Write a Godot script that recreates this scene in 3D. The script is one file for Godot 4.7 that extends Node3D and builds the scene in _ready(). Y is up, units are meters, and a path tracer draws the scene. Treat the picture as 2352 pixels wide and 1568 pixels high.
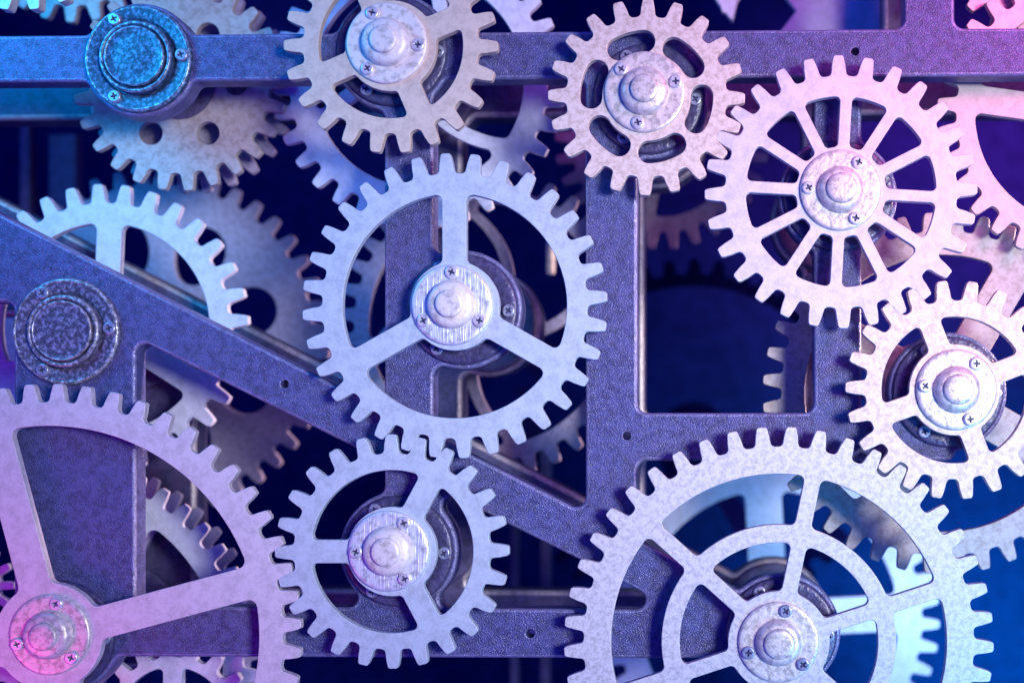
extends Node3D
# A wall of cog wheels on cast frames, seen close up.
# Lengths are first given in "picture units" (one unit = 0.3 mm on the front face of the front frame,
# origin top left, y down) and turned into metres by U. z = 0 is the front face of the front frame.

const U := 0.0003
const CX := 1176.0
const CY := 784.0
const VX := 1621.0      # point of the scene straight in front of the lens
const VY := 1000.0
const DIST := 2800.0    # lens to the front frame, in units

var used := {}
var M := {}

# ------------------------------------------------------------------ set-up
func _ready() -> void:
	var cam := Camera3D.new()
	cam.name = "camera"
	cam.position = Vector3((VX - CX) * U, (CY - VY) * U, DIST * U)
	cam.near = 0.05
	cam.far = 20.0
	cam.projection = Camera3D.PROJECTION_FRUSTUM
	cam.size = 2.0 * cam.near * 784.0 / DIST
	cam.frustum_offset = Vector2(-(VX - CX), VY - CY) * cam.near / DIST
	var lens := CameraAttributesPhysical.new()
	lens.frustum_focal_length = 50.0
	lens.frustum_focus_distance = (DIST - 15.0) * U
	lens.exposure_aperture = 2.6
	cam.attributes = lens
	add_child(cam)
	cam.current = true

	var env := Environment.new()
	env.background_mode = Environment.BG_COLOR
	env.background_color = Color(0.006, 0.006, 0.56).linear_to_srgb()
	env.tonemap_mode = Environment.TONE_MAPPER_LINEAR
	env.tonemap_exposure = 0.95
	env.sdfgi_enabled = true
	env.ssao_enabled = true
	env.ssil_enabled = true
	var we := WorldEnvironment.new()
	we.name = "environment"
	we.environment = env
	add_child(we)

	# studio lamps: one broad lavender lamp to the right in front, added coloured lamps beyond the four corners to imitate the graded tint, a warm one far to the right
	spot_lamp("studio_key_lamp", at(5300, 400, 5600), at(1420, 800, 0), Color(0.96, 0.98, 0.88), 7.6, 14.5, 0.3)
	spot_lamp("added_cyan_lamp", at(-460, -260, 640), at(40, 40, 0), Color(0.0, 0.42, 0.80), 0.40, 42.0, 0.14)
	spot_lamp("added_pink_lamp", at(2860, -380, 800), at(2400, 0, 0), Color(1.0, 0.12, 0.42), 0.34, 42.0, 0.14)
	spot_lamp("added_magenta_lamp", at(-600, 2000, 900), at(-60, 1570, 0), Color(1.0, 0.06, 0.40), 0.095, 42.0, 0.14)
	spot_lamp("added_aqua_lamp", at(2900, 1960, 900), at(2370, 1490, 0), Color(0.0, 0.48, 0.82), 0.25, 44.0, 0.14)
	spot_lamp("warm_side_lamp", at(4300, 250, -430), at(900, 900, -200), Color(1.0, 0.66, 0.56), 3.2, 13.0)
	# two small added lamps, put in to tint the far wall at the right
	spot_lamp("added_aqua_wall_wash", at(2950, 2000, -650), at(2560, 1560, -1700), Color(0.0, 1.0, 0.5), 1.3, 44.0)
	spot_lamp("added_pink_wall_wash", at(2950, -300, -650), at(2500, 60, -1700), Color(1.0, 0.10, 0.20), 1.5, 40.0)
	spot_lamp("added_cyan_rear_lamp", at(3050, 1900, -200), at(2130, 1450, -674), Color(0.35, 0.8, 1.0), 0.35, 16.0)  # added lamp that brightens the rear teeth at bottom right

	make_materials()
	build_wall()
	build_frames()
	build_front_gears()
	build_rear_gears()


func at(px: float, py: float, z: float) -> Vector3:
	return Vector3((px - CX) * U, (CY - py) * U, z * U)


func area_lamp(called: String, from: Vector3, to: Vector3, size: Vector2, tint: Color, energy: float) -> void:
	var l := AreaLight3D.new()
	l.name = called
	l.area_size = size
	l.light_color = tint.linear_to_srgb()
	l.light_energy = energy
	l.area_normalize_energy = true
	l.shadow_enabled = true
	add_child(l)
	l.look_at_from_position(from, to)


func spot_lamp(called: String, from: Vector3, to: Vector3, tint: Color, energy: float, angle: float, size := 0.05) -> void:
	var l := SpotLight3D.new()
	l.name = called
	l.light_color = tint.linear_to_srgb()
	l.light_energy = energy
	l.spot_angle = angle
	l.spot_angle_attenuation = 1.0
	l.spot_range = 4.0
	l.spot_attenuation = 2.0
	l.light_size = size
	l.shadow_enabled = true
	add_child(l)
	l.look_at_from_position(from, to)


# ------------------------------------------------------------------ materials
func noise_tex(seed_: int, freq: float, ramp: Array, kind := FastNoiseLite.TYPE_SIMPLEX_SMOOTH, octaves := 3, size := 1024, stretch := 1, gain := 0.5) -> NoiseTexture2D:
	var n := FastNoiseLite.new()
	n.seed = seed_
	n.noise_type = kind
	n.frequency = freq
	n.fractal_octaves = octaves
	n.fractal_gain = gain
	if kind == FastNoiseLite.TYPE_CELLULAR:
		n.cellular_return_type = FastNoiseLite.RETURN_DISTANCE
		n.fractal_type = FastNoiseLite.FRACTAL_NONE
		n.domain_warp_enabled = true
		n.domain_warp_amplitude = 14.0
		n.domain_warp_frequency = 0.03
	var t := NoiseTexture2D.new()
	t.width = size
	t.height = size / stretch
	t.seamless = true
	t.noise = n
	if ramp.size():
		var g := Gradient.new()
		var offs := PackedFloat32Array()
		var cols := PackedColorArray()
		for r in ramp:
			offs.append(r[0])
			cols.append(Color(r[1], r[2], r[3]) if r.size() > 2 else Color(r[1], r[1], r[1]))
		g.offsets = offs
		g.colors = cols
		t.color_ramp = g
	return t


func metal(lin: Color, metallic: float, rough: float, scale: float, color_tex: Texture2D = null, bump: Texture2D = null, bump_mm := 0.0, rough_tex: Texture2D = null) -> StandardMaterial3D:
	var m := StandardMaterial3D.new()
	m.albedo_color = lin.linear_to_srgb()
	m.metallic = metallic
	m.roughness = rough
	m.metallic_specular = 0.5
	m.uv1_triplanar = true
	m.uv1_scale = Vector3.ONE * scale
	m.uv1_triplanar_sharpness = 4.0
	if color_tex:
		m.albedo_texture = color_tex
	if rough_tex:
		m.roughness_texture = rough_tex
		m.roughness_texture_channel = BaseMaterial3D.TEXTURE_CHANNEL_RED
	if bump:
		m.heightmap_enabled = true
		m.heightmap_texture = bump
		m.heightmap_scale = bump_mm * 0.1
	return m


func make_materials() -> void:
	var hammer := noise_tex(3, 0.11, [[0.0, 0.0], [0.4, 0.3], [0.6, 0.85], [1.0, 1.0]], FastNoiseLite.TYPE_SIMPLEX, 3)
	var grit := noise_tex(11, 0.16, [], FastNoiseLite.TYPE_SIMPLEX, 3)
	var dents := noise_tex(21, 0.028, [], FastNoiseLite.TYPE_SIMPLEX_SMOOTH, 4)
	var brush := noise_tex(31, 0.09, [], FastNoiseLite.TYPE_SIMPLEX, 3, 1024, 16)
	var fine_grey := noise_tex(41, 0.012, [[0.0, 0.84], [0.4, 0.945], [0.6, 1.0], [1.0, 1.0]], FastNoiseLite.TYPE_SIMPLEX, 8, 1024, 1, 0.85)
	var clouds := noise_tex(51, 0.03, [[0.0, 0.74], [0.42, 0.9], [0.58, 1.0], [1.0, 1.0]], FastNoiseLite.TYPE_SIMPLEX, 7, 1024, 1, 0.85)
	var warm_clouds := noise_tex(55, 0.022, [[0.0, 0.76, 0.71, 0.68], [0.42, 0.92, 0.9, 0.89], [0.6, 1.0, 1.0, 1.0], [1.0, 1.0, 1.0, 1.0]], FastNoiseLite.TYPE_SIMPLEX, 7, 1024, 1, 0.85)
	var worn := noise_tex(61, 0.020, [[0.0, 0.42], [0.45, 0.55], [0.62, 0.82], [0.78, 1.0], [1.0, 1.0]], FastNoiseLite.TYPE_SIMPLEX, 6, 1024, 1, 0.75)
	var patch := noise_tex(71, 0.012, [[0.0, 0.68], [0.38, 0.85], [0.54, 1.0], [1.0, 1.0]], FastNoiseLite.TYPE_SIMPLEX, 7, 1024, 1, 0.78)
	var smear := noise_tex(81, 0.02, [[0.0, 0.7], [0.5, 1.0], [1.0, 1.0]], FastNoiseLite.TYPE_SIMPLEX_SMOOTH, 4)
	var frame_tone := noise_tex(91, 0.014, [[0.0, 0.64], [0.42, 0.85], [0.6, 1.0], [1.0, 1.0]], FastNoiseLite.TYPE_SIMPLEX, 8, 1024, 1, 0.85)

	M.frame = metal(Color(0.084, 0.088, 0.295), 0.1, 0.33, 6.0, frame_tone, hammer, 0.36)
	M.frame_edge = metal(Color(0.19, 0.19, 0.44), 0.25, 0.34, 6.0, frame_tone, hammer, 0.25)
	M.rear_edge_lit = metal(Color(0.42, 0.36, 0.46), 0.2, 0.4, 6.0, frame_tone)  # worn edge, lightened further to paint in the peach side light
	M.frame_rear = metal(Color(0.07, 0.06, 0.18), 0.1, 0.45, 5.0, frame_tone, hammer, 0.3)
	M.boss = metal(Color(0.07, 0.065, 0.19), 0.15, 0.36, 6.0, frame_tone, dents, 0.5)
	M.cap = metal(Color(0.28, 0.27, 0.52), 0.2, 0.38, 9.0, worn, dents, 0.2)
	M.cap_edge = metal(Color(0.62, 0.62, 0.86), 0.4, 0.34, 9.0, worn, dents, 0.2)
	M.zinc = metal(Color(0.45, 0.53, 0.70), 0.15, 0.5, 5.0, fine_grey, grit, 0.08)
	M.pale = metal(Color(0.60, 0.55, 0.70), 0.15, 0.5, 5.0, fine_grey, grit, 0.08)
	M.beige = metal(Color(0.60, 0.49, 0.47), 0.15, 0.55, 5.0, fine_grey, grit, 0.10)
	M.steel = metal(Color(0.66, 0.57, 0.59), 0.2, 0.48, 5.0, warm_clouds, grit, 0.08)
	M.galvanised = metal(Color(0.60, 0.57, 0.69), 0.2, 0.46, 5.0, clouds, grit, 0.08)
	M.rear_light = metal(Color(0.60, 0.60, 0.86), 0.1, 0.55, 5.0, fine_grey)
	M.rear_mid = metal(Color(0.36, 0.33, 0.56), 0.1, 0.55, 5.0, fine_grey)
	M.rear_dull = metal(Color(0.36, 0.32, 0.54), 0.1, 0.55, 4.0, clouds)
	M.rear_beige = metal(Color(0.46, 0.41, 0.48), 0.15, 0.5, 4.0, warm_clouds)
	M.rear_pink = metal(Color(0.56, 0.46, 0.52), 0.15, 0.5, 5.0, fine_grey)
	M.rear_shadow = metal(Color(0.005, 0.004, 0.05), 0.0, 1.0, 4.0, clouds)  # deep shadow painted in as a near-black colour
	M.rear_shadow.specular_mode = BaseMaterial3D.SPECULAR_DISABLED
	M.hub = metal(Color(0.68, 0.63, 0.70), 0.2, 0.5, 7.0, smear, dents, 0.2)
	M.hub_brushed = metal(Color(0.70, 0.73, 0.88), 0.5, 0.42, 7.0, smear, brush, 0.22)
	M.hub_worn = metal(Color(0.70, 0.63, 0.68), 0.35, 0.4, 9.0, patch, dents, 0.15)
	M.screw = metal(Color(0.76, 0.74, 0.84), 0.5, 0.3, 10.0, smear)
	M.screw_dark = metal(Color(0.34, 0.36, 0.55), 0.5, 0.3, 10.0, smear)
	M.pin = metal(Color(0.9, 0.86, 0.86), 0.1, 0.4, 10.0, smear)
	M.recess = metal(Color(0.05, 0.05, 0.13), 0.3, 0.4, 10.0)  # dark floor colour paints in the shade inside the screw head
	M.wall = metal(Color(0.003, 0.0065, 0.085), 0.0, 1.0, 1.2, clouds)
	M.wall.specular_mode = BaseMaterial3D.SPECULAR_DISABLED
	M.cyan_lit_cap = metal(Color(0.10, 0.20, 0.44), 0.25, 0.38, 9.0, worn, dents, 0.2)  # cyan corner tint painted into the colour of this cap
	M.cyan_lit_edge = metal(Color(0.34, 0.52, 0.84), 0.4, 0.34, 9.0, worn, dents, 0.2)  # worn rims of that cap, same cyan tint painted in


# ------------------------------------------------------------------ node helpers
func numbered(called: String) -> String:
	if not used.has(called):
		used[called] = 0
		return called
	used[called] += 1
	return "%s_%03d" % [called, used[called]]


func thing(called: String, label: String, category: String, pos: Vector3, group := "") -> Node3D:
	var o := Node3D.new()
	o.name = numbered(called)
	add_child(o)
	o.position = pos
	o.set_meta("label", label)
	o.set_meta("category", category)
	if group:
		o.set_meta("group", group)
	return o


func part(called: String, mesh: Mesh, mat: Material, parent: Node3D, pos := Vector3.ZERO, turn := 0.0) -> MeshInstance3D:
	var o := MeshInstance3D.new()
	o.name = called
	o.mesh = mesh
	o.material_override = mat
	o.position = pos
	o.rotation.z = turn
	parent.add_child(o, true)
	return o


# ------------------------------------------------------------------ 2D shapes (units, y down)
func circle(c: Vector2, r: float, n := 0) -> PackedVector2Array:
	if n == 0:
		n = clampi(int(r * 0.7), 20, 96)
	var p := PackedVector2Array()
	for i in n:
		p.append(c + Vector2.from_angle(TAU * i / n) * r)
	return p


func rect(x0: float, y0: float, x1: float, y1: float) -> PackedVector2Array:
	return PackedVector2Array([Vector2(x0, y0), Vector2(x1, y0), Vector2(x1, y1), Vector2(x0, y1)])


func area_of(p: PackedVector2Array) -> float:
	var a := 0.0
	for i in p.size():
		a += p[i].cross(p[(i + 1) % p.size()])
	return a * 0.5


func biggest(list: Array) -> PackedVector2Array:
	var best := PackedVector2Array()
	var most := 0.0
	for p in list:
		var a := absf(area_of(p))
		if a > most:
			most = a
			best = p
	return best


func grow(p: PackedVector2Array, d: float) -> PackedVector2Array:
	return biggest(Geometry2D.offset_polygon(p, d, Geometry2D.JOIN_ROUND))


func oriented(p: PackedVector2Array, positive: bool) -> PackedVector2Array:
	var q := p.duplicate()
	if (area_of(q) > 0.0) != positive:
		q.reverse()
	return q


func cleaned(p: PackedVector2Array, tol := 0.35) -> PackedVector2Array:
	var q := PackedVector2Array()
	for v in p:
		if q.is_empty() or q[q.size() - 1].distance_to(v) > tol:
			q.append(v)
	while q.size() > 3 and q[0].distance_to(q[q.size() - 1]) <= tol:
		q.remove_at(q.size() - 1)
	return q


func gear_outline(r: float, rr: float, n: int, phase: float) -> PackedVector2Array:
	var p := PackedVector2Array()
	var pitch := TAU / n
	var rm := (r + rr) * 0.5
	for i in n:
		var a := deg_to_rad(phase) + pitch * i
		for s in [[rr, -0.30], [rm, -0.24], [r - 8.0, -0.19], [r, -0.15], [r, 0.15], [r - 8.0, 0.19], [rm, 0.24], [rr, 0.30]]:
			p.append(Vector2.from_angle(a + pitch * s[1]) * s[0])
	var valley := minf(10.0, 0.17 * TAU * rr / n)
	p = grow(grow(p, valley), -valley)
	var tip := minf(6.0, 0.075 * TAU * r / n)
	p = grow(grow(p, -tip), tip)
	return cleaned(p)


func spoke_windows(ri: float, ro: float, angles: Array, w: float, fillet: float) -> Array:
	var out := []
	var n := angles.size()
	for k in n:
		var a0 := deg_to_rad(angles[k])
		var a1 := deg_to_rad(angles[(k + 1) % n])
		while a1 <= a0:
			a1 += TAU
		var half := (a1 - a0) * 0.5
		var rin := maxf(ri, w / sin(minf(half, PI * 0.5)) + 2.0) if half < PI * 0.5 else ri
		var p := PackedVector2Array()
		var b0 := a0 + asin(w / ro)
		var b1 := a1 - asin(w / ro)
		var steps := clampi(int((b1 - b0) * ro / 7.0), 6, 80)
		for i in steps + 1:
			p.append(Vector2.from_angle(lerpf(b0, b1, float(i) / steps)) * ro)
		var c1 := a1 - asin(w / rin)
		var c0 := a0 + asin(w / rin)
		steps = clampi(int((c1 - c0) * rin / 6.0), 1, 60)
		for i in steps + 1:
			p.append(Vector2.from_angle(lerpf(c1, c0, float(i) / steps)) * rin)
		p = grow(grow(p, -fillet), fillet)
		out.append(cleaned(p))
	return out


func curved_windows(ri: float, ro: float, angles: Array, w: float, twist: float, fillet: float) -> Array:
	# windows between spokes that lean by twist degrees from hub to rim
	var out := []
	var n := angles.size()
	for k in n:
		var a0: float = deg_to_rad(angles[k])
		var a1: float = deg_to_rad(angles[(k + 1) % n])
		while a1 <= a0:
			a1 += TAU
		var p := PackedVector2Array()
		var steps := 40
		for i in steps + 1:
			p.append(Vector2.from_angle(lerpf(a0 + w / ro, a1 - w / ro, float(i) / steps)) * ro)
		for i in range(1, 12):
			var r := lerpf(ro, ri, i / 12.0)
			p.append(Vector2.from_angle(a1 - w / r + deg_to_rad(twist) * i / 12.0) * r)
		for i in steps + 1:
			p.append(Vector2.from_angle(lerpf(a1 - w / ri, a0 + w / ri, float(i) / steps) + deg_to_rad(twist)) * ri)
		for i in range(1, 12):
			var r := lerpf(ri, ro, i / 12.0)
			p.append(Vector2.from_angle(a0 + w / r + deg_to_rad(twist) * (1.0 - i / 12.0)) * r)
		out.append(cleaned(grow(grow(p, -fillet), fillet)))
	return out


func slot_windows(ri: float, ro: float, centres: Array, half_deg: float) -> Array:
	var out := []
	var r := (ro - ri) * 0.5
	for c in centres:
		var p := PackedVector2Array()
		var h := deg_to_rad(half_deg)
		for i in 13:
			p.append(Vector2.from_angle(deg_to_rad(c) + lerpf(-h, h, i / 12.0)) * (ri + r + 1.0))
		for i in 13:
			p.append(Vector2.from_angle(deg_to_rad(c) + lerpf(h, -h, i / 12.0)) * (ri + r - 1.0))
		out.append(cleaned(grow(p, r - 1.0)))
	return out


# ------------------------------------------------------------------ triangulation of a shape with holes
func bridged(outer: PackedVector2Array, holes: Array) -> PackedVector2Array:
	var poly := oriented(outer, true)
	var left := []
	for h in holes:
		left.append(oriented(h, false))
	var best := []
	for h in left:
		best.append([INF, 0, 0])
	var fresh := poly
	while left.size():
		var pick := 0
		for k in left.size():
			var h: PackedVector2Array = left[k]
			for i in h.size():
				var v := h[i]
				for j in fresh.size():
					var d := v.distance_squared_to(fresh[j])
					if d < best[k][0]:
						best[k] = [d, i, fresh[j]]
			if best[k][0] < best[pick][0]:
				pick = k
		var hole: PackedVector2Array = left[pick]
		var i0: int = best[pick][1]
		var j0: int = poly.find(best[pick][2])
		var q := PackedVector2Array()
		for j in j0 + 1:
			q.append(poly[j])
		for i in hole.size() + 1:
			q.append(hole[(i0 + i) % hole.size()])
		for j in range(j0, poly.size()):
			q.append(poly[j])
		poly = q
		fresh = hole
		left.remove_at(pick)
		best.remove_at(pick)
	return poly


# ------------------------------------------------------------------ extruded plates
class Pile:
	var v := PackedVector3Array()
	var n := PackedVector3Array()
	func tri(a: Vector3, b: Vector3, c: Vector3, na: Vector3, nb: Vector3, nc: Vector3) -> void:
		if (b - a).cross(c - a).dot(na + nb + nc) > 0.0:
			v.append_array([a, c, b])
			n.append_array([na, nc, nb])
		else:
			v.append_array([a, b, c])
			n.append_array([na, nb, nc])
	func quad(a: Vector3, b: Vector3, c: Vector3, d: Vector3, na: Vector3, nb: Vector3, nc: Vector3, nd: Vector3) -> void:
		tri(a, b, c, na, nb, nc)
		tri(a, c, d, na, nc, nd)
	func mesh(m := ArrayMesh.new()) -> ArrayMesh:
		var arrays := []
		arrays.resize(Mesh.ARRAY_MAX)
		arrays[Mesh.ARRAY_VERTEX] = v
		arrays[Mesh.ARRAY_NORMAL] = n
		m.add_surface_from_arrays(Mesh.PRIMITIVE_TRIANGLES, arrays)
		return m


func inset_dirs(p: PackedVector2Array, cut: PackedByteArray) -> PackedVector2Array:
	# p runs so that the material lies to the left of each edge (in y-down coordinates: positive area for outlines)
	var out := PackedVector2Array()
	var n := p.size()
	for i in n:
		var e0 := (p[i] - p[(i + n - 1) % n]).normalized()
		var e1 := (p[(i + 1) % n] - p[i]).normalized()
		var n0 := Vector2(-e0.y, e0.x)
		var n1 := Vector2(-e1.y, e1.x)
		var d0 := 0.0 if cut.size() and cut[(i + n - 1) % n] else 1.0
		var d1 := 0.0 if cut.size() and cut[i] else 1.0
		var det := n0.cross(n1)
		var m := Vector2.ZERO
		if absf(det) < 0.12:
			m = n0 * d0 if d0 == d1 else (n0 + n1) * 0.5
		else:
			m = Vector2((d0 * n1.y - d1 * n0.y) / det, (d1 * n0.x - d0 * n1.x) / det)
		out.append(m.limit_length(2.0))
	return out


func add_extrusion(pile: Pile, outer: PackedVector2Array, holes: Array, z0: float, z1: float, bevel: float, segs: int, hole_bevel: float, s: float, cut := PackedByteArray(), edge: Pile = null) -> void:
	var rim := edge if edge else pile
	var rings := [oriented(outer, true)]
	for h in holes:
		rings.append(oriented(h, false))
	var flat := []
	for k in rings.size():
		var p: PackedVector2Array = rings[k]
		var b: float = bevel if k == 0 else hole_bevel
		var flags := cut if k == 0 else PackedByteArray()
		var dirs := inset_dirs(p, flags)
		var n := p.size()
		var en := PackedVector2Array()
		for i in n:
			var e := (p[(i + 1) % n] - p[i]).normalized()
			en.append(Vector2(e.y, -e.x))
		var inner := PackedVector2Array()
		for i in n:
			inner.append(p[i] + dirs[i] * b)
		flat.append(inner)
		for i in n:
			if flags.size() and flags[i]:
				continue
			var j := (i + 1) % n
			var na := en[i]
			var nb := en[i]
			var prev := en[(i + n - 1) % n]
			var next := en[j]
			if prev.dot(na) > 0.7 and not (flags.size() and flags[(i + n - 1) % n]):
				na = (prev + na).normalized()
			if next.dot(nb) > 0.7 and not (flags.size() and flags[j]):
				nb = (next + nb).normalized()
			var a3 := Vector3(na.x, -na.y, 0)
			var b3 := Vector3(nb.x, -nb.y, 0)
			var last := z1 - b
			pile.quad(w3(p[i], z0, s), w3(p[j], z0, s), w3(p[j], last, s), w3(p[i], last, s), a3, b3, b3, a3)
			for q in segs:
				var f0 := PI * 0.5 * q / segs
				var f1 := PI * 0.5 * (q + 1) / segs
				var i0 := 1.0 - cos(f0)
				var i1 := 1.0 - cos(f1)
				var up := Vector3(0, 0, 1)
				rim.quad(
					w3(p[i] + dirs[i] * b * i0, last + b * sin(f0), s), w3(p[j] + dirs[j] * b * i0, last + b * sin(f0), s),
					w3(p[j] + dirs[j] * b * i1, last + b * sin(f1), s), w3(p[i] + dirs[i] * b * i1, last + b * sin(f1), s),
					a3 * cos(f0) + up * sin(f0), b3 * cos(f0) + up * sin(f0), b3 * cos(f1) + up * sin(f1), a3 * cos(f1) + up * sin(f1))
	add_face(pile, flat, z1, Vector3(0, 0, 1), s)
	add_face(pile, rings, z0, Vector3(0, 0, -1), s)


func add_face(pile: Pile, rings: Array, z: float, nrm: Vector3, s: float) -> void:
	var poly := bridged(rings[0], rings.slice(1))
	var idx := Geometry2D.triangulate_polygon(poly) if simple(rings[0]) else PackedInt32Array()
	if idx.is_empty():
		# tiny loops at a rounded corner: clean the outline first
		var neat := oriented(cleaned(biggest(Geometry2D.intersect_polygons(rings[0], rect(-9000, -9000, 9000, 9000))), 0.05), true)
		poly = bridged(neat, rings.slice(1))
		idx = Geometry2D.triangulate_polygon(poly)
	var want := absf(area_of(rings[0]))
	for h in rings.slice(1):
		want -= absf(area_of(h))
	var got := 0.0
	for t in range(0, idx.size(), 3):
		var a := poly[idx[t]]
		var b := poly[idx[t + 1]]
		var c := poly[idx[t + 2]]
		got += absf((b - a).cross(c - a)) * 0.5
		pile.tri(w3(a, z, s), w3(b, z, s), w3(c, z, s), nrm, nrm, nrm)
	if absf(got - want) > 0.004 * want:
		print("face ", z, " ", poly if poly.size() < 40 else "", " area differs: ", got, " wanted ", want, " points ", poly.size())


func simple(p: PackedVector2Array) -> bool:
	var n := p.size()
	for i in n:
		for k in range(2, 5):
			if Geometry2D.segment_intersects_segment(p[i], p[(i + 1) % n], p[(i + k) % n], p[(i + k + 1) % n]) != null:
				return false
	return true


func w3(p: Vector2, z: float, s: float) -> Vector3:
	return Vector3(p.x * s, -p.y * s, z * U)


func plate(outer: PackedVector2Array, holes: Array, z0: float, z1: float, bevel: float, s := U, segs := 1, hole_bevel := -1.0) -> ArrayMesh:
	var pile := Pile.new()
	add_extrusion(pile, outer, holes, z0, z1, bevel, segs, bevel if hole_bevel < 0.0 else hole_bevel, s)
	return pile.mesh()


func lathe(profile: Array, s := U, n := 64) -> ArrayMesh:
	# profile: [radius, height] from the rim inwards; turned about z
	var pile := Pile.new()
	var nr := []
	for i in profile.size() - 1:
		var d := Vector2(profile[i + 1][0] - profile[i][0], profile[i + 1][1] - profile[i][1]).normalized()
		nr.append(Vector2(d.y, -d.x))
	for i in profile.size() - 1:
		var na: Vector2 = nr[i]
		var nb: Vector2 = nr[i]
		if i > 0 and nr[i - 1].dot(na) > 0.6:
			na = (na + nr[i - 1]).normalized()
		if i < nr.size() - 1 and nr[i + 1].dot(nb) > 0.6:
			nb = (nb + nr[i + 1]).normalized()
		for k in n:
			var c0 := Vector2.from_angle(TAU * k / n)
			var c1 := Vector2.from_angle(TAU * (k + 1) / n)
			var ra: float = profile[i][0] * s
			var rb: float = profile[i + 1][0] * s
			var za: float = profile[i][1] * s
			var zb: float = profile[i + 1][1] * s
			var p00 := Vector3(c0.x * ra, c0.y * ra, za)
			var p10 := Vector3(c1.x * ra, c1.y * ra, za)
			var p11 := Vector3(c1.x * rb, c1.y * rb, zb)
			var p01 := Vector3(c0.x * rb, c0.y * rb, zb)
			var n00 := Vector3(c0.x * na.x, c0.y * na.x, na.y)
			var n10 := Vector3(c1.x * na.x, c1.y * na.x, na.y)
			var n11 := Vector3(c1.x * nb.x, c1.y * nb.x, nb.y)
			var n01 := Vector3(c0.x * nb.x, c0.y * nb.x, nb.y)
			if rb < 1e-9:
				pile.tri(p00, p10, p11, n00, n10, Vector3(0, 0, signf(nb.y)))
			else:
				pile.quad(p00, p10, p11, p01, n00, n10, n11, n01)
	return pile.mesh()


var screw_mesh: ArrayMesh
var flange_mesh: ArrayMesh
var dome_meshes := []
var axle_mesh: ArrayMesh


func star_shape() -> PackedVector2Array:
	var star := PackedVector2Array()
	for i in 24:
		star.append(Vector2.from_angle(TAU * (i + 0.5) / 24.0) * (8.2 if i % 6 < 3 else 4.2))
	return star


func make_screw() -> ArrayMesh:
	# pan head, its recess cut right through
	return plate(circle(Vector2.ZERO, 15.0, 28), [star_shape()], 0.0, 7.5, 4.0, U, 3, 0.15)


var recess_mesh: ArrayMesh


func add_screw(parent: Node3D, mat: Material, pos: Vector3, turn: float) -> void:
	if screw_mesh == null:
		screw_mesh = make_screw()
		recess_mesh = plate(circle(Vector2.ZERO, 9.0, 16), [], 0.3, 2.6, 0.4)
	var o := part("screw", screw_mesh, mat, parent, pos, turn)
	part("drive_recess", recess_mesh, M.recess, o)


# ------------------------------------------------------------------ the wall far behind
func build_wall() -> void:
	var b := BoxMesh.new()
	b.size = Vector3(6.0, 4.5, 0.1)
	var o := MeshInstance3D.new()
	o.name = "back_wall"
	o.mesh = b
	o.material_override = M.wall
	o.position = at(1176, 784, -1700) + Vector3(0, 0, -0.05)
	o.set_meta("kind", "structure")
	add_child(o)


# ------------------------------------------------------------------ frames
var outline := PackedVector2Array()
var cells := []


func unite(shape: PackedVector2Array) -> void:
	if outline.is_empty():
		outline = shape
		return
	var kept := []
	for h in cells:
		for q in Geometry2D.clip_polygons(h, oriented(shape, true)):
			kept.append(oriented(q, true))
	cells = kept
	var got := Geometry2D.merge_polygons(outline, shape)
	outline = biggest(got)
	for q in got:
		if q != outline and Geometry2D.is_polygon_clockwise(q) != Geometry2D.is_polygon_clockwise(outline):
			cells.append(oriented(q, true))


const BOSS := {
	"gear_top": Vector2(902, 118), "gear_slots": Vector2(1490, 228), "gear_twelve": Vector2(1926, 450), "gear_mid": Vector2(1063, 711),
	"gear_right": Vector2(2178, 900), "gear_double": Vector2(1795, 1453), "gear_low": Vector2(915, 1265), "gear_corner": Vector2(139, 1459),
}
const CAPS := [Vector2(320, 137), Vector2(155, 762)]


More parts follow.
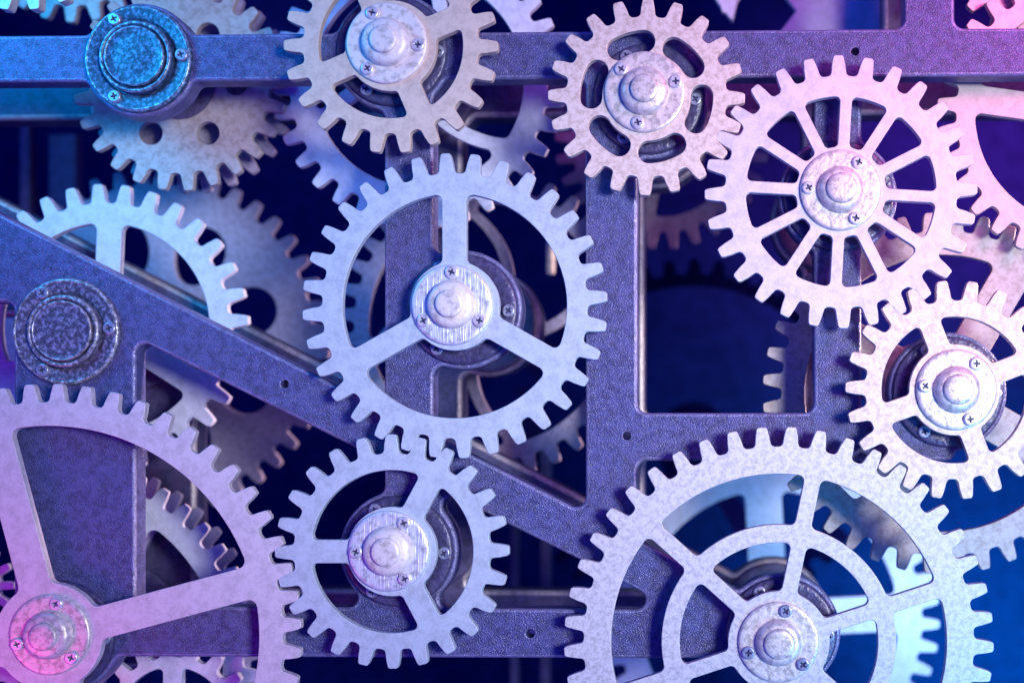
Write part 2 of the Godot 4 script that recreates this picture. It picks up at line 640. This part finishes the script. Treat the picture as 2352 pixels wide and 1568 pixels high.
func frame_parts() -> Array:
	# [name, outline of that part, holes, cut flags]
	outline = PackedVector2Array()
	cells = []
	unite(PackedVector2Array([Vector2(-300, 83), Vector2(2700, 60), Vector2(2700, 171), Vector2(-300, 190)]))
	for c in BOSS.values():
		pass
	unite(rect(2078, -300, 2194, 120))
	unite(rect(882, 120, 995, 1300))
	unite(rect(1345, 120, 1464, 1300))
	unite(rect(1870, 120, 1980, 1010))
	unite(rect(1400, 948, 2190, 1058))
	unite(rect(2150, 850, 2700, 936))
	unite(PackedVector2Array([Vector2(-300, 339), Vector2(1800, 1410), Vector2(1800, 1530), Vector2(1334, 1287), Vector2(333, 788), Vector2(220, 740), Vector2(60, 694), Vector2(-300, 690)]))
	unite(rect(30, 700, 310, 1460))
	unite(PackedVector2Array([Vector2(139, 1390), Vector2(1800, 1402), Vector2(1800, 1513), Vector2(139, 1508)]))
	for c in BOSS.values():
		unite(circle(c, 137.0))
	unite(circle(CAPS[0], 131.0))
	unite(circle(CAPS[1], 128.0))
	outline = oriented(cleaned(grow(grow(grow(outline, 22.0), -36.0), 14.0), 2.0), true)
	var round_cells := []
	for h in cells:
		var q := grow(grow(grow(h, 14.0), -36.0), 22.0)
		if q.size() > 2:
			round_cells.append(oriented(cleaned(q, 2.0), true))
	cells = round_cells
	var regions := [
		["beam", [rect(-400, 44, 2800, 215), circle(CAPS[0], 150.0), circle(BOSS.gear_top, 156.0), circle(BOSS.gear_slots, 156.0)]],
		["post", [rect(2040, -400, 2240, 60)]],
		["post", [rect(-10, 640, 318, 1380), circle(CAPS[1], 150.0)]],
		["beam", [PackedVector2Array([Vector2(-100, 1375), Vector2(1500, 1375), Vector2(1620, 1440), Vector2(1620, 1560), Vector2(-100, 1560)]), circle(BOSS.gear_low, 156.0), circle(BOSS.gear_corner, 156.0)]],
		["post", [rect(1850, 205, 2000, 930), circle(BOSS.gear_twelve, 156.0)]],
		["beam", [rect(1482, 925, 2290, 1090), circle(BOSS.gear_right, 156.0)]],
		["arm", [rect(2260, 820, 2800, 970)]],
		["post", [rect(1330, 205, 1483, 1130)]],
		["post", [rect(862, 205, 1020, 900), circle(BOSS.gear_mid, 156.0)]],
		["brace", [rect(-500, 250, 2200, 1700)]],
	]
	var bolt := [[Vector2(1965, 118), 9.5], [Vector2(1440, 1001), 10.0], [Vector2(653, 882), 9.5], [Vector2(1218, 1455), 10.5]]
	var out := []
	var taken := []
	for g in regions:
		var region: PackedVector2Array = g[1][0]
		for k in range(1, g[1].size()):
			region = biggest(Geometry2D.merge_polygons(region, g[1][k]))
		var pieces := Geometry2D.intersect_polygons(outline, region)
		for cutter in taken + cells:
			var next := []
			for q in pieces:
				for r in Geometry2D.clip_polygons(q, cutter):
					if absf(area_of(r)) > 60.0:
						next.append(r)
			pieces.assign(next)
		taken.append(region)
		for q in pieces:
			var p := oriented(cleaned(q, 1.0), true)
			var flags := PackedByteArray()
			for i in p.size():
				var mid := (p[i] + p[(i + 1) % p.size()]) * 0.5
				flags.append(0 if on_edge(mid) else 1)
			var holes := []
			for b in bolt:
				if Geometry2D.is_point_in_polygon(b[0], p):
					holes.append(circle(b[0], b[1], 20))
			out.append([g[0], p, holes, flags])
	return out


func on_edge(v: Vector2) -> bool:
	for ring in [outline] + cells:
		for i in ring.size():
			if Geometry2D.get_closest_point_to_segment(v, ring[i], ring[(i + 1) % ring.size()]).distance_to(v) < 0.6:
				return true
	return false


func build_frames() -> void:
	var boss_mesh := lathe([[127, -1], [127, 6], [125, 10], [121, 12], [112, 12.5], [96, 11], [88, 9], [60, 9], [0, 9]])
	var cap_mesh := lathe([[123, -1], [123, 7], [121, 11], [117, 13], [112, 13], [106, 11], [92, 11], [88, 9], [86, 4], [84, 4], [83.5, 18], [82, 23], [78, 26], [74, 25.5], [71, 22], [69.5, 17], [68.5, 17], [68.3, 27], [67, 31], [64, 31], [61, 29.5], [40, 31], [0, 32]])
	var rim_mesh := lathe([[68.6, 27], [68.2, 30.5], [66.5, 32], [64, 31.6], [62.5, 29]])
	var collar_mesh := lathe([[82.6, 22.5], [80.5, 25.5], [78, 26.6], [75.5, 26.3], [74, 25]])
	var outer_rim_mesh := lathe([[122.4, 9], [120.5, 12], [117.5, 13.8], [114.5, 13.6], [113, 12]])
	var list := frame_parts()
	for row in 2:
		var front := row == 0
		var z := 0.0 if front else -330.0
		var t := thing("machine_frame", "dark hammered front frame of joined beams with screwed bearing bosses" if front else "dark blurred rear frame of bright-edged beams seen through the front frame", "frame", at(CX, CY, z))
		for e in list:
			var pile := Pile.new()
			var p: PackedVector2Array = e[1]
			var shifted := PackedVector2Array()
			for v in p:
				shifted.append(v - Vector2(CX, CY))
			var holes := []
			if front:
				for h in e[2]:
					var hh := PackedVector2Array()
					for v in h:
						hh.append(v - Vector2(CX, CY))
					holes.append(hh)
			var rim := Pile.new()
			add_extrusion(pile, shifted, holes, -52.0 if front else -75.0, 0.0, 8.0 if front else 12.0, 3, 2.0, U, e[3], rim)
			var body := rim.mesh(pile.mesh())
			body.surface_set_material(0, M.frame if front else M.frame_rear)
			body.surface_set_material(1, M.frame_edge if front else M.rear_edge_lit)
			part(e[0], body, null, t)
		for c in BOSS.values():
			var here := Vector3((c.x - CX) * U, (CY - c.y) * U, 0.0)
			part("bearing_flange", boss_mesh, M.boss if front else M.frame_rear, t, here, deg_to_rad(c.x))
			if front:
				for k in 3:
					var d := Vector2.from_angle(TAU * k / 3.0 + deg_to_rad(2.0)) * 107.0
					add_screw(t, M.screw_dark, here + Vector3(d.x * U, -d.y * U, 11.0 * U), d.x + c.x)
		for k in 2:
			var c: Vector2 = CAPS[k]
			var here := Vector3((c.x - CX) * U, (CY - c.y) * U, 0.0)
			var f := part("bearing_cap", cap_mesh, ([M.cyan_lit_cap, M.cap][k]) if front else M.frame_rear, t, here, 0.4 + k)
			if front:
				part("worn_rim", rim_mesh, [M.cyan_lit_edge, M.cap_edge][k], f)
				part("worn_rim", collar_mesh, [M.cyan_lit_edge, M.cap_edge][k], f)
				part("worn_rim", outer_rim_mesh, [M.cyan_lit_edge, M.cap_edge][k], f)
				for a in [-120.0, -4.0, 120.0]:
					var d := Vector2.from_angle(deg_to_rad(a)) * 102.0
					add_screw(t, M.screw_dark, here + Vector3(d.x * U, -d.y * U, 10.5 * U), a)


# ------------------------------------------------------------------ gears
func gear(label: String, group: String, c: Vector2, r: float, rr: float, n: int, phase: float, z: float, thick: float, windows: Array, mat: Material) -> Array:
	# c, r, rr are as they look from the front; f turns them into true size at depth z
	var f := (DIST - z) / DIST
	var p := Vector2(VX, VY) + (c - Vector2(VX, VY)) * f
	var t := thing("gear", label, "gear", at(p.x, p.y, z - thick), group)
	var m := plate(gear_outline(r, rr, n, phase), windows, 0.0, thick, 1.6, U * f)
	part("toothed_plate", m, mat, t)
	return [t, f]


func dress(made: Array, thick: float, hub_at: Vector2, c: Vector2, screw_phase: float, hub_mat: Material, dome: int, screw_mat: Material, reach := 52.0) -> void:
	var t: Node3D = made[0]
	var f: float = made[1]
	if flange_mesh == null:
		flange_mesh = lathe([[91, -0.5], [91.5, 4], [90, 7], [86, 8.5], [80, 8.5], [0, 8.5]])
		dome_meshes = [
			lathe([[55, 0], [54, 7], [52, 14], [47, 19], [40, 21.5], [33, 22], [31.5, 22.4], [31, 28], [28.5, 30.5], [22, 31], [0, 31.4]], U, 48),
			lathe([[54, 0], [52, 6], [49, 14], [43, 19], [38, 21], [35, 21], [34, 26], [31, 29], [24, 29.6], [0, 29.8]], U, 48),
			lathe([[57, 0], [56, 6], [53, 13], [47, 18], [40, 20.5], [34, 21.5], [32.5, 22], [32, 27], [29, 29.5], [22, 30], [0, 30.4]], U, 48),
		]
		axle_mesh = lathe([[34, 0], [34, 34], [0, 34]], U, 32)
	var off := (hub_at - c) * f
	var o := Vector3(off.x * U, -off.y * U, thick * U)
	part("hub_flange", flange_mesh, hub_mat, t, o)
	part("hub_cap", dome_meshes[dome], M.hub if hub_mat == M.hub_brushed else hub_mat, t, o + Vector3(0, 0, 8.3 * U))
	for k in 3:
		var d := Vector2.from_angle(deg_to_rad(screw_phase + 120.0 * k)) * 72.5
		add_screw(t, screw_mat, o + Vector3(d.x * U, -d.y * U, 7.8 * U), screw_phase + k * 0.7)
	var ax := part("axle", axle_mesh, M.screw_dark, t, Vector3(o.x, o.y, -30.0 * U))
	ax.scale.z = reach / 52.0


func quarter(a: float, n: int) -> Array:
	var out := []
	for k in n:
		out.append(a + 360.0 * k / n)
	return out


func build_front_gears() -> void:
	var g := "front row of gears"
	var zf := 52.0
	var th := 19.0
	var a := gear("beige four-spoked gear at the top, over the top beam, with a smooth pale hub", g, Vector2(897, 104.5), 247, 202, 22, 0.3, zf, th, spoke_windows(105, 166, quarter(66.5, 4), 28, 9), M.beige)
	dress(a, th, Vector2(889, 100), Vector2(897, 104.5), 5, M.hub, 0, M.screw)
	a = gear("small pale gear with six curved slots and a blotched worn hub", g, Vector2(1485, 221.5), 227, 185, 20, 0.9, zf, th, slot_windows(102, 153, quarter(13.3, 6), 14.5), M.steel)
	dress(a, th, Vector2(1482, 212), Vector2(1485, 221.5), 102.7, M.hub_worn, 0, M.screw)
	a = gear("pale gear with twelve thin spokes below the top beam", g, Vector2(1932.5, 440), 314, 267, 28, -1.1, zf, th, spoke_windows(104, 219, quarter(3.2, 12), 13.5, 11), M.pale)
	dress(a, th, Vector2(1931, 437), Vector2(1932.5, 440), 63, M.hub_worn, 1, M.screw)
	a = gear("blue-grey three-spoked gear in the middle with a brushed hub", g, Vector2(1044, 702), 351, 305, 32, -3.5, zf, th, spoke_windows(103, 258, [-90.3, 29.5, 150.5], 28, 14), M.zinc)
	dress(a, th, Vector2(1039, 700.5), Vector2(1044, 702), 30, M.hub_brushed, 0, M.screw)
	a = gear("pale mottled four-spoked gear below the twelve-spoked gear", g, Vector2(2194, 895), 252, 206, 22, 1.4, zf, th, spoke_windows(105, 168, [69.5, 160.5, 249.5, 338.5], 25, 10), M.steel)
	dress(a, th, Vector2(2197, 895), Vector2(2194, 895), 66.5, M.hub_worn, 1, M.screw)
	var w := spoke_windows(270, 386, quarter(-18.2, 6), 19, 14) + spoke_windows(117, 228, quarter(-18.2, 6), 18, 13)
	a = gear("large galvanised gear with six spokes crossing an inner ring", g, Vector2(1789.5, 1474), 494.5, 449, 45, 1.4, zf, th, w, M.galvanised)
	dress(a, th, Vector2(1789, 1474), Vector2(1789.5, 1474), 42, M.hub_worn, 1, M.screw_dark)
	a = gear("grey three-spoked gear meshing below the middle gear", g, Vector2(899.5, 1266.5), 269.5, 226, 24, -0.5, zf, th, spoke_windows(103, 187, [180, 298.5, 62], 27, 11), M.zinc)
	dress(a, th, Vector2(894, 1265), Vector2(899.5, 1266.5), 59, M.hub_brushed, 2, M.screw)
	a = gear("biggest gear, lilac with broad spokes, cut off in the bottom corner", g, Vector2(110, 1462), 581, 539, 55, 3.7, zf, th, spoke_windows(124, 484, quarter(-15.0, 4), 38, 18), M.pale)
	dress(a, th, Vector2(116, 1457), Vector2(110, 1462), 44, M.hub_worn, 0, M.screw)
	a = gear("pale gear showing only three teeth in the top corner beside the cyan-lit bearing cap", g, Vector2(42, -246), 269, 226, 24, 7.5, zf, th + 8.0, spoke_windows(103, 187, quarter(0, 3), 27, 11), M.steel)
	dress(a, th + 8.0, Vector2(42, -246), Vector2(42, -246), 10, M.hub, 0, M.screw)


func rear_hub(made: Array, thick: float) -> void:
	if rear_hub_mesh == null:
		rear_hub_mesh = lathe([[88, 0], [88, 6], [84, 8], [56, 8], [50, 24], [30, 27], [0, 27]], U, 40)
	part("hub", rear_hub_mesh, M.frame_rear, made[0], Vector3(0, 0, thick * U))


var rear_hub_mesh: ArrayMesh


func build_rear_gears() -> void:
	var g := "gears behind the front frame"
	var th := 18.0
	# plate with round holes, and its darker twin
	var holes := []
	for k in 6:
		holes.append(circle(Vector2.from_angle(TAU * k / 6.0) * 131.0, 26.5, 28))
	var a := gear("solid grey gear plate with round holes behind the top beam", g, Vector2(411, 192), 246, 206, 25, -1.3, -190, th, holes, M.rear_beige)
	rear_hub(a, th)
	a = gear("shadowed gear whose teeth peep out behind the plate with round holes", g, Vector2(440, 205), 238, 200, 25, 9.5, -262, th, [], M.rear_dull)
	a = gear("pale blue gear with leaning spokes behind the beige gear", g, Vector2(960, 186), 338, 297, 34, -2.8, -215, th, curved_windows(105, 243, [37, 157, 277], 18, 20, 14), M.rear_light)
	rear_hub(a, th)
	a = gear("pale blue three-spoked gear crossed by the diagonal beam", g, Vector2(240, 752), 330, 286, 32, -3, -215, th, spoke_windows(95, 240, [-87.5, 32.5, 152.5], 29, 14), M.rear_light)
	rear_hub(a, th)
	var ovals := []
	for k in 8:
		var p := PackedVector2Array()
		var ang := TAU * k / 8.0 + deg_to_rad(-18.0)
		for i in 36:
			var q := Vector2.from_angle(TAU * i / 36.0)
			p.append((Vector2(222.0 + 70.0 * q.x, 56.0 * q.y * (1.0 + 0.12 * q.x))).rotated(ang))
		ovals.append(p)
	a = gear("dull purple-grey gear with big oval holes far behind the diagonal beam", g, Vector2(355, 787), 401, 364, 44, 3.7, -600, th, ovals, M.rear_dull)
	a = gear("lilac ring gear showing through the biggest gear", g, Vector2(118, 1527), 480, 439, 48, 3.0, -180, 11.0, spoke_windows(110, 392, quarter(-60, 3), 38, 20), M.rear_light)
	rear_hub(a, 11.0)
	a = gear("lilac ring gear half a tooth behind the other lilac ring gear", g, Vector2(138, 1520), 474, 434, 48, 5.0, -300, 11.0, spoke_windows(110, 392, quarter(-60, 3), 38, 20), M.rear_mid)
	a = gear("small purple gear half hidden below the bottom beam", g, Vector2(395, 1660), 188, 152, 18, -35, -150, th, spoke_windows(70, 128, quarter(-90, 3), 22, 10), M.rear_light)
	a = gear("pink ring gear at the edge beside the twelve-spoked gear", g, Vector2(2497, 262), 344, 300, 32, 4.3, -75, th, spoke_windows(100, 256, [188, 308, 68], 32, 14), M.rear_pink)
	rear_hub(a, th)
	a = gear("large beige gear behind the mottled four-spoked gear", g, Vector2(2168, 903), 416, 373, 40, 4.4, -130, th, spoke_windows(120, 318, quarter(-60, 4), 44, 16), M.rear_beige)
	rear_hub(a, th)
	a = gear("pale blue blurred gear far behind the large galvanised gear", g, Vector2(1768, 1422), 391, 350, 44, 1.7, -674, th, spoke_windows(100, 296, quarter(-93, 4), 42, 14), M.rear_light)
	a = gear("blurred mauve ring gear behind the slotted gear and centre post", g, Vector2(1520, 325), 246, 207, 29, 8.9, -700, th, spoke_windows(60, 172, quarter(103, 3), 20, 10), M.rear_beige)
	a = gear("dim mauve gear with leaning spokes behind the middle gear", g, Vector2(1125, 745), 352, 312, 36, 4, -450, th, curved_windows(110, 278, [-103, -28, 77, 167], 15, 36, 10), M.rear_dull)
	a = gear("very dim ring gear in the dark beside the centre post", g, Vector2(1595, 1014), 420, 385, 44, 0, -1100, th, spoke_windows(90, 358, [60, 120], 24, 14), M.rear_shadow)
	a = gear("blurred teal gear at the top behind the round cyan-lit bearing cap", g, Vector2(168, -183), 234, 196, 24, 2.0, -430, th, [], M.rear_beige)
	a = gear("small pink gear in the top corner beside the upper post", g, Vector2(2402, -155), 246, 206, 22, 4, -110, th, spoke_windows(90, 166, quarter(70, 4), 25, 10), M.rear_pink)
	a = gear("plate gear with round holes at the far edge beside the biggest gear's spoke", g, Vector2(-60, 1345), 92, 58, 12, 0, -150, th, [circle(Vector2(26, -22), 13.0)], M.rear_light)
	# broad blurred plate above the top beam
	var f := (DIST + 520.0) / DIST
	var c := Vector2(1900, -160)
	var p := Vector2(VX, VY) + (c - Vector2(VX, VY)) * f
	var body := gear_outline(300, 262, 24, 0)
	var diamond := PackedVector2Array([Vector2(-205, 158), Vector2(-138, 100), Vector2(-70, 184), Vector2(-130, 262), Vector2(-230, 262)])
	body = biggest(Geometry2D.clip_polygons(circle(Vector2.ZERO, 300, 90), diamond))
	var win := cleaned(Geometry2D.intersect_polygons(circle(Vector2(120, -140), 335, 90), circle(Vector2.ZERO, 270, 90))[0])
	var spike := PackedVector2Array([Vector2(-260, 120), Vector2(-200, 155), Vector2(-226, 188), Vector2(-240, 188)])
	body = biggest(Geometry2D.merge_polygons(body, spike))
	var t := thing("gear", "broad blurred lilac wheel with cut-outs above the top beam", "gear", at(p.x, p.y, -538), g)
	part("wheel_plate", plate(cleaned(body), [], 0.0, th, 1.6, U * f), M.rear_light, t)
	# a third frame far back, of which a few dim posts show
	var far := thing("machine_frame", "dim far frame of thin posts at the back, out of focus", "frame", at(CX, CY, -1000))
	for e in [[-520, -210, -490, 1300], [-430, 60, -345, 1300], [1105, 1000, 1135, 2200], [1010, 1000, 1035, 2200]]:
		var pile := plate(rect(e[0] - CX, e[1] - CY, e[2] - CX, e[3] - CY), [], -40.0, 0.0, 5.0, U, 2)
		part("post", pile, M.frame_rear, far)
	var across := plate(rect(-900 - CX, 1980 - CY, 2600 - CX, 2090 - CY), [], -41.0, -1.0, 5.0, U, 2)
	part("beam", across, M.frame_rear, far)
	# bright pin behind the middle gear
	var pin := thing("steel_pin", "bright upright steel pin glimpsed through the middle gear's right window", "pin", at(1186, 500, -620))
	part("pin", lathe([[0, -48], [9, -48], [13, -43], [13, 44], [0, 44]], U, 24), M.pin, pin).rotation.x = -PI / 2.0
	# tie rod in the top corner
	var rod := lathe([[14, 0], [14, 420], [0, 420]], U, 24)
	var r := thing("tie_rod", "thin blurred blue rod slanting up behind the top beam", "rod", at(-110, 130, -470))
	var bar := part("rod", rod, M.rear_light, r)
	bar.rotation = Vector3(0, 0, 0)
	bar.basis = Basis.looking_at(-Vector3(0.79, 0.6, 0.0), Vector3(0, 0, 1))
